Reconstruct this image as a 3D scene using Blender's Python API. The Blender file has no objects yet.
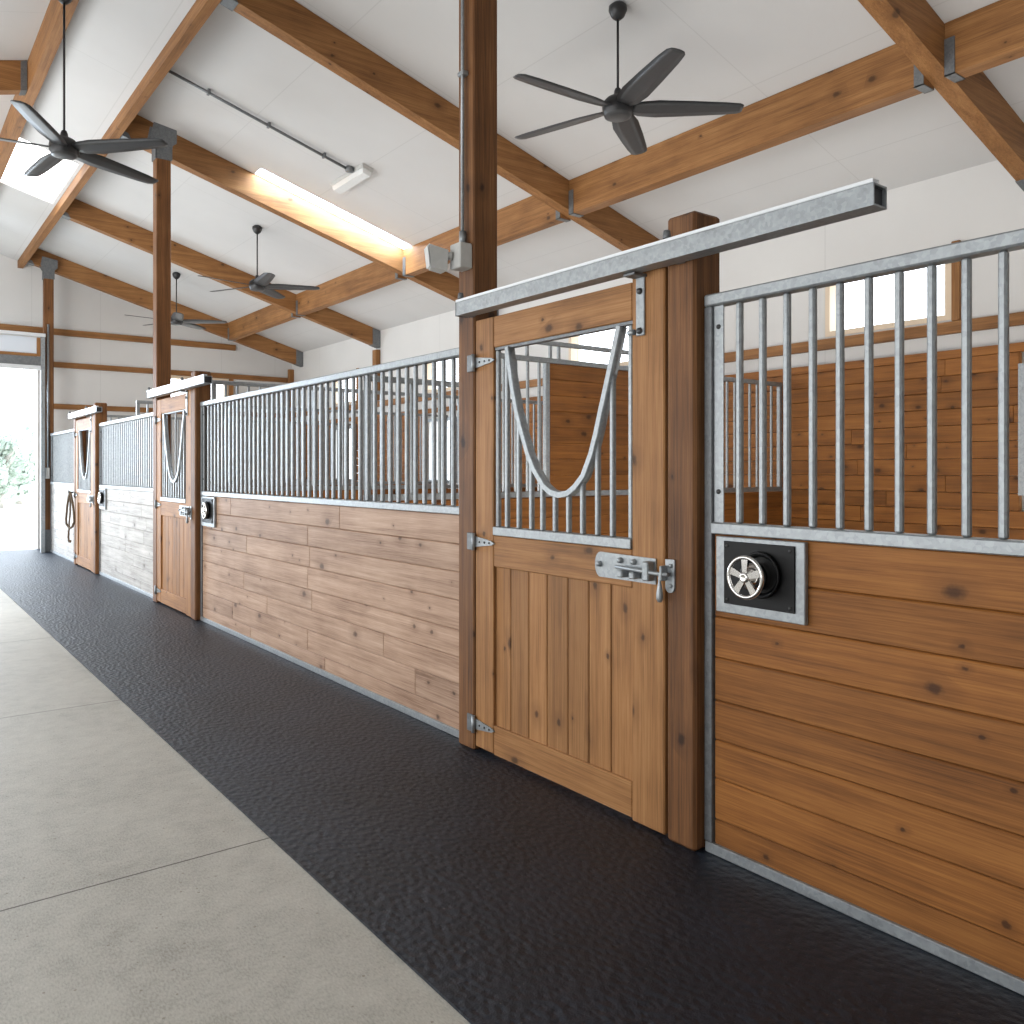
import bpy, bmesh, math, random
from mathutils import Vector, Matrix
random.seed(7)
S = bpy.context.scene
C = S.collection

# ------------------------------------------------------------------ materials
def lin(c):
    return tuple(((v/12.92) if v <= .04045 else ((v+.055)/1.055)**2.4) for v in c)
def rgb(r, g, b):
    return lin((r/255, g/255, b/255)) + (1.0,)

class NT:
    def __init__(self, name):
        self.m = bpy.data.materials.new(name); self.m.use_nodes = True
        self.t = self.m.node_tree; self.t.nodes.clear()
        self.out = self.t.nodes.new('ShaderNodeOutputMaterial')
    def n(self, kind, **kw):
        x = self.t.nodes.new(kind)
        for k, v in kw.items():
            if k.startswith('_'): setattr(x, k[1:], v)
            else: x.inputs[k.replace('__', ' ')].default_value = v
        return x
    def l(self, a, b): self.t.links.new(a, b)
    def math(self, op, a, b=None, clamp=False):
        x = self.t.nodes.new('ShaderNodeMath'); x.operation = op; x.use_clamp = clamp
        for i, v in enumerate((a, b)):
            if v is None: continue
            if isinstance(v, (int, float)): x.inputs[i].default_value = v
            else: self.l(v, x.inputs[i])
        return x.outputs[0]
    def vmath(self, op, a, b):
        x = self.t.nodes.new('ShaderNodeVectorMath'); x.operation = op
        for i, v in enumerate((a, b)):
            if isinstance(v, tuple): x.inputs[i].default_value = v
            else: self.l(v, x.inputs[i])
        return x.outputs[0]
    def mix(self, f, a, b, mode='MIX'):
        x = self.t.nodes.new('ShaderNodeMix'); x.data_type = 'RGBA'; x.blend_type = mode
        for i, v in ((0, f), (6, a), (7, b)):
            if isinstance(v, (int, float)): x.inputs[i].default_value = v
            elif isinstance(v, tuple): x.inputs[i].default_value = v
            else: self.l(v, x.inputs[i])
        return x.outputs[2]
    def ramp(self, f, stops):
        x = self.t.nodes.new('ShaderNodeValToRGB'); e = x.color_ramp.elements
        e[0].position, e[0].color = stops[0]; e[1].position, e[1].color = stops[-1]
        for p, c in stops[1:-1]:
            q = e.new(p); q.color = c
        self.l(f, x.inputs[0]); return x.outputs[0]
    def noise(self, vec, scale, detail=4, rough=.55, dist=0):
        x = self.n('ShaderNodeTexNoise'); x.inputs['Scale'].default_value = scale
        x.inputs['Detail'].default_value = detail; x.inputs['Roughness'].default_value = rough
        x.inputs['Distortion'].default_value = dist
        if vec is not None: self.l(vec, x.inputs['Vector'])
        return x.outputs['Fac']
    def bsdf(self, col, rough=.6, metal=0.0, spec=.5, bump=None, bstr=.2, bdist=.01):
        b = self.n('ShaderNodeBsdfPrincipled')
        for k, v in (('Base Color', col), ('Roughness', rough), ('Metallic', metal), ('Specular IOR Level', spec)):
            if isinstance(v, (int, float, tuple)): b.inputs[k].default_value = v
            else: self.l(v, b.inputs[k])
        if bump is not None:
            q = self.n('ShaderNodeBump'); q.inputs['Strength'].default_value = bstr; q.inputs['Distance'].default_value = bdist
            self.l(bump, q.inputs['Height']); self.l(q.outputs[0], b.inputs['Normal'])
        self.l(b.outputs[0], self.out.inputs[0]); return self.m

def wood(name, dark, mid, light, axis, flat=None, knots=.55, var=.3, rough=.6, spec=.3, stretch=20.0, bstr=.3):
    t = NT(name)
    co = t.n('ShaderNodeTexCoord').outputs['Object']
    isl = t.n('ShaderNodeNewGeometry').outputs['Random Per Island']
    rnd = t.n('ShaderNodeObjectInfo').outputs['Random']
    off = t.n('ShaderNodeCombineXYZ')
    t.l(t.math('MULTIPLY', isl, 37.0), off.inputs[0]); t.l(t.math('MULTIPLY', t.math('ADD', isl, rnd), 23.0), off.inputs[1])
    t.l(t.math('MULTIPLY', rnd, 31.0), off.inputs[2])
    co = t.vmath('ADD', co, off.outputs[0])
    ax = 'XYZ'.index(axis)
    sc = [stretch]*3; sc[ax] = .8
    g = t.noise(t.vmath('MULTIPLY', co, tuple(sc)), 1.0, 5, .6, .35)
    sc2 = [150.0]*3; sc2[ax] = 3.0
    fine = t.noise(t.vmath('MULTIPLY', co, tuple(sc2)), 1.0, 4, .7)
    big = t.noise(co, 2.2, 3)
    f = t.math('ADD', t.math('MULTIPLY', g, .40), t.math('ADD', t.math('MULTIPLY', fine, .40), t.math('MULTIPLY', big, .20)))
    col = t.ramp(f, [(.35, dark), (.5, mid), (.65, light)])
    if knots:
        sx = t.n('ShaderNodeSeparateXYZ'); t.l(co, sx.inputs[0])
        a_, b_, c_ = [sx.outputs[q] for q in (ax, (ax+1) % 3, (ax+2) % 3)]
        uv = t.n('ShaderNodeCombineXYZ'); t.l(t.math('MULTIPLY', a_, 2.9), uv.inputs[0]); t.l(t.math('MULTIPLY', t.math('ADD', b_, c_), 4.4), uv.inputs[1])
        wob = t.noise(co, 30.0, 2)
        v = t.n('ShaderNodeTexVoronoi'); v.voronoi_dimensions = '2D'; v.inputs['Scale'].default_value = 1.0
        t.l(uv.outputs[0], v.inputs['Vector'])
        d = t.math('ADD', v.outputs['Distance'], t.math('MULTIPLY', t.math('SUBTRACT', wob, .5), .09))
        sep = t.n('ShaderNodeSeparateColor'); t.l(v.outputs['Color'], sep.inputs[0])
        on = t.math('LESS_THAN', sep.outputs[0], knots)
        size = t.math('ADD', t.math('MULTIPLY', t.math('POWER', sep.outputs[1], 2.0), .10), .032)
        q = t.math('SUBTRACT', 1.0, t.math('DIVIDE', d, size), True)
        halo = t.math('MULTIPLY', t.math('SUBTRACT', 1.0, t.math('DIVIDE', d, t.math('MULTIPLY', size, 3.2)), True), on)
        core = t.math('MULTIPLY', t.math('MULTIPLY', q, 1.7, True), on)
        col = t.mix(t.math('MULTIPLY', halo, .6), col, dark)
        col = t.mix(t.math('MULTIPLY', core, .75), col, tuple(c*.3 for c in dark[:3]) + (1,))
    gain = t.math('ADD', 1.0 - var/2, t.math('MULTIPLY', isl, var))
    hsv = t.n('ShaderNodeHueSaturation'); t.l(col, hsv.inputs['Color']); t.l(gain, hsv.inputs['Value'])
    return t.bsdf(hsv.outputs[0], rough, 0, spec, f, bstr, .004)

def galv(name, a, b, metal=.55, rough=.42):
    t = NT(name)
    co = t.n('ShaderNodeTexCoord').outputs['Object']
    v = t.n('ShaderNodeTexVoronoi'); v.inputs['Scale'].default_value = 75.0; t.l(co, v.inputs['Vector'])
    sep = t.n('ShaderNodeSeparateColor'); t.l(v.outputs['Color'], sep.inputs[0])
    nz = t.noise(co, 22.0, 4)
    f = t.math('ADD', t.math('MULTIPLY', sep.outputs[0], .3), t.math('MULTIPLY', nz, .7))
    col = t.ramp(f, [(.1, a), (.9, b)])
    return t.bsdf(col, t.math('ADD', rough-.1, t.math('MULTIPLY', nz, .2)), metal, .5, nz, .05, .003)

def flat(name, col, rough=.5, metal=0.0, spec=.5, speck=0.0, scale=30.0):
    t = NT(name)
    co = t.n('ShaderNodeTexCoord').outputs['Object']
    nz = t.noise(co, scale, 4)
    c = t.ramp(nz, [(.3, tuple(v*(1-speck) for v in col[:3])+(1,)), (.7, tuple(min(1, v*(1+speck)) for v in col[:3])+(1,))])
    return t.bsdf(c, rough, metal, spec, nz, .04, .002)

def line_mask(t, coord, period, width, offset=0.0):
    x = t.math('ADD', coord, offset + 1000*period)
    r = t.math('MODULO', x, period)
    return t.math('LESS_THAN', r, width)

def sheet_white(name, col, px, py, axis_a=1, axis_b=0, w=.012, offa=0, offb=0):
    """painted panels with faint butt joints every px / py metres"""
    t = NT(name)
    co = t.n('ShaderNodeTexCoord').outputs['Object']
    s = t.n('ShaderNodeSeparateXYZ'); t.l(co, s.inputs[0])
    m = line_mask(t, s.outputs[axis_a], px, w, offa)
    if py: m = t.math('MAXIMUM', m, line_mask(t, s.outputs[axis_b], py, w, offb))
    nz = t.noise(co, 1.2, 4)
    base = t.ramp(nz, [(.3, tuple(v*.95 for v in col[:3])+(1,)), (.7, col)])
    c = t.mix(t.math('MULTIPLY', m, .15), base, tuple(v*.3 for v in col[:3])+(1,))
    fine = t.noise(co, 70.0, 3)
    return t.bsdf(c, .75, 0, .3, fine, .08, .003)

def concrete():
    t = NT('broomed_concrete')
    co = t.n('ShaderNodeTexCoord').outputs['Object']
    s = t.n('ShaderNodeSeparateXYZ'); t.l(co, s.inputs[0])
    big = t.noise(co, 1.1, 5, .6); mid = t.noise(co, 9.0, 5, .65); fine = t.noise(t.vmath('MULTIPLY', co, (160.0, 60.0, 60.0)), 1.0, 3, .7)
    f = t.math('ADD', t.math('MULTIPLY', big, .22), t.math('ADD', t.math('MULTIPLY', mid, .30), t.math('MULTIPLY', fine, .48)))
    col = t.ramp(f, [(.36, rgb(146, 143, 134)), (.5, rgb(178, 175, 166)), (.64, rgb(196, 193, 184))])
    v = t.n('ShaderNodeTexVoronoi'); v.inputs['Scale'].default_value = 16.0; t.l(co, v.inputs['Vector'])
    sp = t.math('LESS_THAN', v.outputs['Distance'], .075)
    col = t.mix(t.math('MULTIPLY', sp, .5), col, rgb(105, 88, 70))
    m = line_mask(t, s.outputs[1], 2.6, .009, -.73)
    col = t.mix(t.math('MULTIPLY', m, .85), col, rgb(66, 58, 50))
    h = t.math('SUBTRACT', t.math('ADD', mid, fine), t.math('MULTIPLY', m, 2.0))
    return t.bsdf(col, t.math('ADD', .42, t.math('MULTIPLY', mid, .25)), 0, .4, h, .12, .004)

def rubber():
    t = NT('stable_rubber')
    co = t.n('ShaderNodeTexCoord').outputs['Object']
    v = t.n('ShaderNodeTexVoronoi'); v.inputs['Scale'].default_value = 42.0; v.feature = 'SMOOTH_F1'
    t.l(t.vmath('MULTIPLY', co, (1.0, .75, 1.0)), v.inputs['Vector'])
    nz = t.noise(co, 140.0, 3); big = t.noise(co, 1.6, 4)
    col = t.ramp(t.math('ADD', t.math('MULTIPLY', big, .6), t.math('MULTIPLY', nz, .4)), [(.32, rgb(13, 19, 27)), (.68, rgb(32, 41, 54))])
    v2 = t.n('ShaderNodeTexVoronoi'); v2.inputs['Scale'].default_value = 20.0; t.l(co, v2.inputs['Vector'])
    col = t.mix(t.math('MULTIPLY', t.math('LESS_THAN', v2.outputs['Distance'], .05), .5), col, rgb(135, 125, 105))
    h = t.math('ADD', v.outputs['Distance'], t.math('MULTIPLY', nz, .3))
    return t.bsdf(col, .47, 0, .45, h, .9, .009)

def emis(name, col, strength):
    t = NT(name)
    e = t.n('ShaderNodeEmission'); e.inputs[0].default_value = col; e.inputs[1].default_value = strength
    t.l(e.outputs[0], t.out.inputs[0]); return t.m

def glass(name, tint=(1, 1, 1, 1), gloss=.06):
    t = NT(name)
    a = t.n('ShaderNodeBsdfTransparent'); a.inputs[0].default_value = tint
    g = t.n('ShaderNodeBsdfGlossy'); g.inputs['Roughness'].default_value = .03
    m = t.n('ShaderNodeMixShader'); m.inputs[0].default_value = gloss
    t.l(a.outputs[0], m.inputs[1]); t.l(g.outputs[0], m.inputs[2]); t.l(m.outputs[0], t.out.inputs[0]); return t.m

def leafy(name, col):
    t = NT(name)
    a = t.n('ShaderNodeBsdfDiffuse'); a.inputs[0].default_value = col
    b = t.n('ShaderNodeBsdfTranslucent'); b.inputs[0].default_value = col
    m = t.n('ShaderNodeMixShader'); m.inputs[0].default_value = .5
    t.l(a.outputs[0], m.inputs[1]); t.l(b.outputs[0], m.inputs[2]); t.l(m.outputs[0], t.out.inputs[0]); return t.m

BEAM = dict(dark=rgb(98, 64, 34), mid=rgb(136, 94, 54), light=rgb(162, 118, 74))
STAIN = dict(dark=rgb(92, 54, 22), mid=rgb(136, 86, 38), light=rgb(162, 108, 54))
DOOR = dict(dark=rgb(104, 70, 40), mid=rgb(148, 104, 62), light=rgb(172, 127, 82))
POST = dict(dark=rgb(66, 40, 20), mid=rgb(106, 69, 37), light=rgb(138, 96, 58))
PALE = dict(dark=rgb(122, 92, 72), mid=rgb(166, 136, 114), light=rgb(190, 162, 140))  # stained plank colour paled for the stronger light further down the aisle
GLARE_WOOD = dict(dark=rgb(118, 112, 106), mid=rgb(164, 160, 155), light=rgb(190, 186, 182))  # plank colour whitened to carry the glare from the far door
M = dict(
    beam_x=wood('glulam_across', axis='X', flat='Y', knots=.3, var=.0, **BEAM),
    beam_y=wood('glulam_along', axis='Y', flat='X', knots=.3, var=.0, **BEAM),
    post=wood('post_timber', axis='Z', flat='X', knots=.3, var=0, stretch=30, bstr=.7, **POST),
    plank=wood('stained_planks', axis='Y', flat='X', knots=.8, var=.26, **STAIN),
    plank_pale=wood('light_paled_planks', axis='Y', flat='X', knots=.7, var=.2, **PALE),
    plank_glare=wood('glare_paled_planks', axis='Y', flat='X', knots=.5, var=.1, **GLARE_WOOD),
    plank_x=wood('stained_planks_across', axis='X', flat='Y', knots=.6, var=.26, **STAIN),
    door_v=wood('door_wood_upright', axis='Z', flat='X', knots=.5, var=.42, stretch=22, **DOOR),
    door_h=wood('door_wood_level', axis='Y', flat='X', knots=.6, var=.14, **DOOR),
    girt_x=wood('girt_across', axis='X', knots=0, var=.0, **BEAM),
    girt_y=wood('girt_along', axis='Y', knots=0, var=.0, **BEAM),
    girt_z=wood('girt_upright', axis='Z', knots=0, var=.0, **BEAM),
    galv=galv('galvanised_steel', rgb(126, 131, 134), rgb(166, 171, 174), .5),
    galv_dark=galv('dull_galvanised', rgb(92, 95, 98), rgb(128, 131, 133), .5, .5),
    chrome=flat('bright_chrome', rgb(205, 203, 200), .14, 1.0),
    black=flat('black_plastic', rgb(8, 8, 9), .5, 0, .25, .2),
    fan=flat('fan_black', rgb(32, 32, 34), .4, 0, .5, .1),
    fan_blade=flat('fan_blade_charcoal', rgb(52, 53, 55), .42, 0, .5, .1),
    bolt=flat('dark_bolt', rgb(70, 70, 70), .5, .6),
    greypaint=flat('grey_cast_box', rgb(186, 186, 183), .55, .1, .4, .05),
    lens=flat('frosted_lens', rgb(214, 216, 216), .2, 0, .6, .03),
    cream=flat('cream_window_frame', rgb(214, 196, 172), .6),
    white=sheet_white('painted_wall_right', rgb(206, 205, 203), 2.4, 0, 1, 2),
    white_far=sheet_white('painted_wall_far', rgb(206, 205, 203), 1.2, 0, 0, 2),
    ceil=sheet_white('painted_ceiling', rgb(199, 199, 199), 2.44, 1.22, 1, 0, .010, .6, .35),
    concrete=concrete(), rubber=rubber(),
    sky_pane=emis('glowing_skylight', (1, .985, .96, 1), 6.0),
    glass=glass('window_glass'), sky_pane_strong=emis('strong_glow_skylight', (.72, .86, 1, 1), 48.0),  # skylight pane emits its own strong light to whiten the third rafter
    rope=flat('brown_rope', rgb(96, 82, 68), .8, 0, .2, .2),
    gravel=flat('pale_gravel', rgb(214, 208, 196), .9, 0, .2, .1, 3.0),
    leaf=leafy('pale_leaf', rgb(184, 193, 183)),
    bark=flat('tree_bark', rgb(170, 165, 158), .9),
    track=flat('white_track', rgb(214, 217, 220), .4, .3),
    panel_blue=flat('pale_transom_panel', rgb(206, 213, 222), .6),
)

# ------------------------------------------------------------------ geometry
class MB:
    def __init__(self): self.bm = bmesh.new()
    def box(self, x0, x1, y0, y1, z0, z1, bev=0.0, seg=1, mat=None):
        r = bmesh.ops.create_cube(self.bm, size=1.0)
        vs = r['verts']
        sx, sy, sz = abs(x1-x0), abs(y1-y0), abs(z1-z0)
        for v in vs:
            v.co = Vector(((x0+x1)/2 + v.co.x*sx, (y0+y1)/2 + v.co.y*sy, (z0+z1)/2 + v.co.z*sz))
        if bev > 0:
            es = list({e for v in vs for e in v.link_edges})
            q = bmesh.ops.bevel(self.bm, geom=es, offset=min(bev, .45*min(sx, sy, sz)), segments=seg, affect='EDGES', profile=.5)
            vs = list({v for f in q['faces'] for v in f.verts} | {v for v in vs if v.is_valid})
        if mat is not None:
            for v in vs: v.co = mat @ v.co
        return self
    def hexa(self, pts):
        """pts: 4 bottom (ring), 4 top"""
        v = [self.bm.verts.new(p) for p in pts]
        for f in ((3, 2, 1, 0), (4, 5, 6, 7), (0, 1, 5, 4), (1, 2, 6, 5), (2, 3, 7, 6), (3, 0, 4, 7)):
            self.bm.faces.new([v[i] for i in f])
        return self
    def prism(self, ring, d):
        """closed ring of points extruded by vector d"""
        d = Vector(d); a = [self.bm.verts.new(Vector(p)) for p in ring]; b = [self.bm.verts.new(Vector(p)+d) for p in ring]
        n = len(ring)
        self.bm.faces.new(a[::-1]); self.bm.faces.new(b)
        for i in range(n): self.bm.faces.new((a[i], a[(i+1) % n], b[(i+1) % n], b[i]))
        return self
    def tube(self, pts, r, seg=10, cap=True, closed=False):
        pts = [Vector(p) for p in pts]; n = len(pts); rs = r if isinstance(r, (list, tuple)) else [r]*n
        rings = []; up = None
        for i, p in enumerate(pts):
            if closed: t = (pts[(i+1) % n] - pts[i-1]).normalized()
            else: t = (pts[min(i+1, n-1)] - pts[max(i-1, 0)]).normalized()
            if up is None:
                up = Vector((0, 0, 1)) if abs(t.z) < .9 else Vector((1, 0, 0))
            s = t.cross(up).normalized(); up = s.cross(t).normalized()
            rings.append([self.bm.verts.new(p + (s*math.cos(2*math.pi*k/seg) + up*math.sin(2*math.pi*k/seg))*rs[i]) for k in range(seg)])
        for i in range(n if closed else n-1):
            A, B = rings[i], rings[(i+1) % n]
            for k in range(seg):
                f = self.bm.faces.new((A[k], A[(k+1) % seg], B[(k+1) % seg], B[k])); f.smooth = True
        if cap and not closed:
            self.bm.faces.new(rings[0][::-1]); self.bm.faces.new(rings[-1])
        return self
    def lathe(self, prof, axis_o, axis_d, seg=28):
        """prof: (radius, distance along axis)"""
        o = Vector(axis_o); d = Vector(axis_d).normalized()
        a = d.orthogonal().normalized(); b = d.cross(a)
        rings = []
        for r, h in prof:
            if r < 1e-5: rings.append([self.bm.verts.new(o+d*h)])
            else: rings.append([self.bm.verts.new(o+d*h+(a*math.cos(2*math.pi*k/seg)+b*math.sin(2*math.pi*k/seg))*r) for k in range(seg)])
        for A, B in zip(rings, rings[1:]):
            for k in range(seg):
                k2 = (k+1) % seg
                if len(A) == 1 and len(B) == 1: continue
                if len(A) == 1: vs = (A[0], B[k2], B[k])
                elif len(B) == 1: vs = (A[k], A[k2], B[0])
                else: vs = (A[k], A[k2], B[k2], B[k])
                f = self.bm.faces.new(vs); f.smooth = True
        return self
    def holes(self, u0, u1, v0, v1, holes, fn, th):
        """sheet in (u,v) with rectangular openings; fn(u,v,w) -> point; thickness th"""
        us = sorted({u0, u1} | {h[0] for h in holes} | {h[1] for h in holes}); vs = sorted({v0, v1} | {h[2] for h in holes} | {h[3] for h in holes})
        def solid(i, j):
            if not (0 <= i < len(us)-1 and 0 <= j < len(vs)-1): return False
            cu, cv = (us[i]+us[i+1])/2, (vs[j]+vs[j+1])/2
            return not any(h[0] < cu < h[1] and h[2] < cv < h[3] for h in holes)
        P = {}
        def p(i, j, k):
            if (i, j, k) not in P: P[(i, j, k)] = self.bm.verts.new(fn(us[i], vs[j], k*th))
            return P[(i, j, k)]
        for i in range(len(us)-1):
            for j in range(len(vs)-1):
                if not solid(i, j): continue
                self.bm.faces.new((p(i, j, 0), p(i+1, j, 0), p(i+1, j+1, 0), p(i, j+1, 0)))
                self.bm.faces.new((p(i, j, 1), p(i, j+1, 1), p(i+1, j+1, 1), p(i+1, j, 1)))
                for (a, b, di, dj) in (((i, j), (i+1, j), 0, -1), ((i+1, j), (i+1, j+1), 1, 0), ((i+1, j+1), (i, j+1), 0, 1), ((i, j+1), (i, j), -1, 0)):
                    if not solid(i+di, j+dj):
                        self.bm.faces.new((p(*a, 0), p(*a, 1), p(*b, 1), p(*b, 0)))
        return self

def link(name, mb, mat, parent=None, origin=(0, 0, 0)):
    me = bpy.data.meshes.new(name)
    bmesh.ops.recalc_face_normals(mb.bm, faces=mb.bm.faces)
    if any(origin): bmesh.ops.translate(mb.bm, vec=-Vector(origin), verts=mb.bm.verts)
    mb.bm.to_mesh(me); mb.bm.free(); me.materials.append(mat)
    o = bpy.data.objects.new(name, me); C.objects.link(o)
    if parent is not None: o.parent = parent
    return o
def thing(name, label, cat, loc=(0, 0, 0), group=None):
    o = bpy.data.objects.new(name, None); C.objects.link(o); o.location = loc; o.empty_display_size = .1
    return tag(o, label, cat, group)
def tag(o, label, cat, group=None):
    o['label'] = label; o['category'] = cat
    if group: o['group'] = group
    return o
def solo(name, mb, mat, loc, label, cat, group=None):
    o = link(name, mb, mat, None, loc); o.location = loc; return tag(o, label, cat, group)
def struct(name, mb, mat, parent=None):
    o = link(name, mb, mat, parent)
    if parent is None: o['kind'] = 'structure'
    return o
class T:
    """a thing under construction: geometry is given in world metres"""
    def __init__(self, name, label, cat, loc, group=None):
        self.o = thing(name, label, cat, loc, group); self.loc = loc
    def p(self, name, mb, mat, parent=None, label=None):
        x = link(name, mb, mat, parent or self.o, self.loc)
        if label: x['label'] = label
        return x
def copy_thing(root, loc, label, group=None):
    r = root.copy(); C.objects.link(r); r.location = loc; r['label'] = label
    if group: r['group'] = group
    for ch in list(root.children):
        c = ch.copy(); C.objects.link(c); c.parent = r
        for g in ch.children:
            d = g.copy(); C.objects.link(d); d.parent = c
    return r

# ------------------------------------------------------------------ building dimensions
SL = .285                       # roof pitch
XR, XW, XL = 1.35, 7.60, -5.0   # ridge, right wall, left wall
YF, YN = 18.3, -4.0             # far and near gable walls
def zc(x): return 5.922 - SL*abs(x-XR)         # underside of the ceiling boards
BD = .32                                        # depth of rafters and purlins
RAFT = [2.90, 6.86, 10.40, 14.15, 17.72]        # rafter lines
PX, PL = 6.0, 2.21                               # right and left purlin lines

# ------------------------------------------------------------------ setting
struct('floor', MB().box(XL-.2, XW+.2, YN-.3, YF+.25, -.25, 0), M['concrete'])
struct('ground', MB().box(-220, 260, YF+.25, 420, -.35, -.02), M['gravel'])
struct('ground', MB().box(XW+.2, 260, YN-60, YF+.25, -.35, -.02), M['gravel'])
struct('ground', MB().box(-220, XW+.2, YN-60, YN-.3, -.35, -.02), M['gravel'])

STRIP = .21
sky1 = (12.12, 14.15, 1.42, 2.13)      # Y0,Y1,X0,X1
sky2 = (10.10, 10.315, 3.80, 5.93)
c = MB()
c.holes(YN-.3, YF+.25, PL, XW+.25, [sky2], lambda u, v, w: Vector((v, u, zc(v)+w)), .16)
c.holes(YN-.3, YF+.25, XR, PL, [sky1], lambda u, v, w: Vector((v, u, zc(v)-STRIP+w)), .16+STRIP)
c.holes(YN-.3, YF+.25, XL-.25, XR, [], lambda u, v, w: Vector((v, u, zc(v)+w)), .16)
struct('ceiling', c, M['ceil'])
for i, (a, b, x0, x1) in enumerate((sky1, sky2)):
    def slab(x0, x1, y0, y1, lo, hi):
        return [(x0, y0, zc(x0)+lo), (x1, y0, zc(x1)+lo), (x1, y1, zc(x1)+lo), (x0, y1, zc(x0)+lo),
                (x0, y0, zc(x0)+hi), (x1, y0, zc(x1)+hi), (x1, y1, zc(x1)+hi), (x0, y1, zc(x0)+hi)]
    w = struct('window_%d' % (i+1), MB().hexa(slab(x0+.004, x1-.004, a+.004, b-.004, .03-(STRIP if i == 0 else 0), .05-(STRIP if i == 0 else 0))), M['sky_pane' if i == 0 else 'sky_pane_strong'])
    w['label'] = ('bright skylight in the roof strip between the two long beams' if i == 0 else 'narrow bright skylight washing the side of the third rafter')

# right wall with clerestory and stall windows
CL = [(3.55, 4.80), (7.45, 8.70), (11.25, 12.45), (15.0, 16.2)]
SW = [(1.75, 2.97), (11.30, 12.35), (14.95, 16.0)]
hr = [(a, b, 2.84, 3.42) for a, b in CL] + [(a, b, 1.30, 2.38) for a, b in SW]
struct('wall_right', MB().holes(YN-.3, YF+.25, 0, zc(XW), hr, lambda u, v, w: Vector((XW+w, u, v)), .2), M['white'])
struct('wall_left', MB().holes(YN-.3, YF+.25, 0, zc(XL), [], lambda u, v, w: Vector((XL-w, u, v)), .2), M['white'])
k = 3
for a, b in CL:
    w = struct('window_%d' % k, MB().holes(a, b, 2.84, 3.42, [(a+.07, b-.05, 2.89, 3.38)], lambda u, v, q: Vector((XW-.01+q, u, v)), .14), M['cream']); k += 1
    struct('pane', MB().box(XW+.10, XW+.11, a+.07, b-.05, 2.89, 3.38), M['glass'], w)
    struct('casing', MB().box(XW-.05, XW-.011, a-.075, a-.005, 2.82, 3.52, .004), M['girt_z'], w)
for a, b in SW:
    w = struct('window_%d' % k, MB().holes(a, b, 1.30, 2.38, [(a+.05, b-.05, 1.35, 2.33)], lambda u, v, q: Vector((XW-.13+q, u, v)), .07), M['galv']); k += 1
    struct('pane', MB().box(XW-.10, XW-.09, a+.05, b-.05, 1.35, 2.33), M['glass'], w)
# gable walls
def gable(y, d, holes, name, m):
    g = MB(); ztop = zc(XW)
    g.holes(XL-.2, XW+.2, 0, ztop, holes, lambda u, v, w: Vector((u, y+d*w, v)), .2)
    g.prism([(XL-.2, y, ztop), (XW+.2, y, ztop), (XR, y, zc(XR)+.02)], (0, d*.2, 0))
    return struct(name, g, m)
DX0, DX1, DZ = -2.4, 2.50, 3.46
FW = (4.62, 6.14, 2.84, 3.50)
gable(YF, 1, [(DX0, DX1, 0, DZ), FW], 'wall_far', M['white_far'])
gable(YN, -1, [], 'wall_near', M['white_far'])
w = struct('window_%d' % k, MB().holes(FW[0], FW[1], FW[2], FW[3], [(FW[0]+.07, FW[0]+.72, 2.91, 3.44), (FW[0]+.79, FW[1]-.07, 2.91, 3.44)], lambda u, v, q: Vector((u, YF-.02+q, v)), .14), M['cream'])
struct('pane', MB().box(FW[0]+.07, FW[1]-.07, YF+.10, YF+.11, 2.91, 3.44), M['glass'], w)
# girts (horizontal boards) on the walls
t = 1
def trim(mb, m, label=None):
    global t
    o = struct('trim_%d' % t, mb, m); t += 1
    if label: o['label'] = label
    return o
trim(MB().box(2.70, 6.3, YF-.06, YF-.002, 4.13, 4.25, .004), M['girt_x'])
trim(MB().box(-2.6, 2.64, YF-.06, YF-.002, 4.13, 4.25, .004), M['girt_x'])
trim(MB().box(2.70, XW-.12, YF-.06, YF-.002, 3.505, 3.61, .004), M['girt_x'])
trim(MB().box(2.70, XW-.12, YF-.06, YF-.002, 2.70, 2.80, .004), M['girt_x'])
trim(MB().box(6.16, 6.25, YF-.06, YF-.002, 2.81, 3.50, .004), M['girt_z'])
trim(MB().box(XW-.12, XW-.002, YF-.14, YF-.062, 2.58, 3.80, .004), M['girt_z'])
trim(MB().box(XW-.06, XW-.002, YN, YF-.15, 2.71, 2.815, .004), M['girt_y'])
for i in range(1, 5):   # wall posts under the rafters
    y = RAFT[i]
    if i == 4: break
    trim(MB().box(XW-.10, XW-.002, y-.07, y+.07, 2.83, 3.78, .004), M['girt_z'])

# big aisle door opening
JX, JY, HZ = 2.43, YF-.94, 3.40     # jamb face, frame line, head height
d = struct('door_1', MB().box(JX, JX+.068, JY, JY+.10, .0095, 3.95, .004).box(DX0-.07, DX0, JY, JY+.10, 0, 3.95, .004), M['galv'])
d['label'] = 'steel framed opening of the aisle door at the far end'
struct('header', MB().box(DX0, JX, JY+.02, JY+.09, HZ+.02, HZ+.18, .003), M['galv_dark'], d)
struct('header_edge', MB().box(DX0, JX, JY+.01, JY+.09, HZ-.06, HZ+.018, .003), M['track'], d)
struct('header_board', MB().box(DX0, JX-.06, JY+.03, JY+.09, HZ+.182, HZ+.235, .003), M['girt_x'], d)
struct('transom_panel', MB().box(DX0, JX-.06, JY+.07, JY+.09, HZ+.236, 3.93), M['panel_blue'], d)
struct('transom_board', MB().box(JX-.06, JX-.002, JY+.03, JY+.09, HZ+.19, 3.93, .003), M['girt_z'], d)
struct('door_track', MB().box(DX0-.6, JX+.07, JY-.05, JY-.002, 3.94, 4.0, .004), M['track'], d)

# ------------------------------------------------------------------ mat
m = MB().box(1.29, 2.66, -3.2, YF-.02, 0.0005, .009)
solo('rubber_mat', m, M['rubber'], (1.975, 0, 0), 'long black textured rubber mat running along the stall fronts', 'mat')

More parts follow.
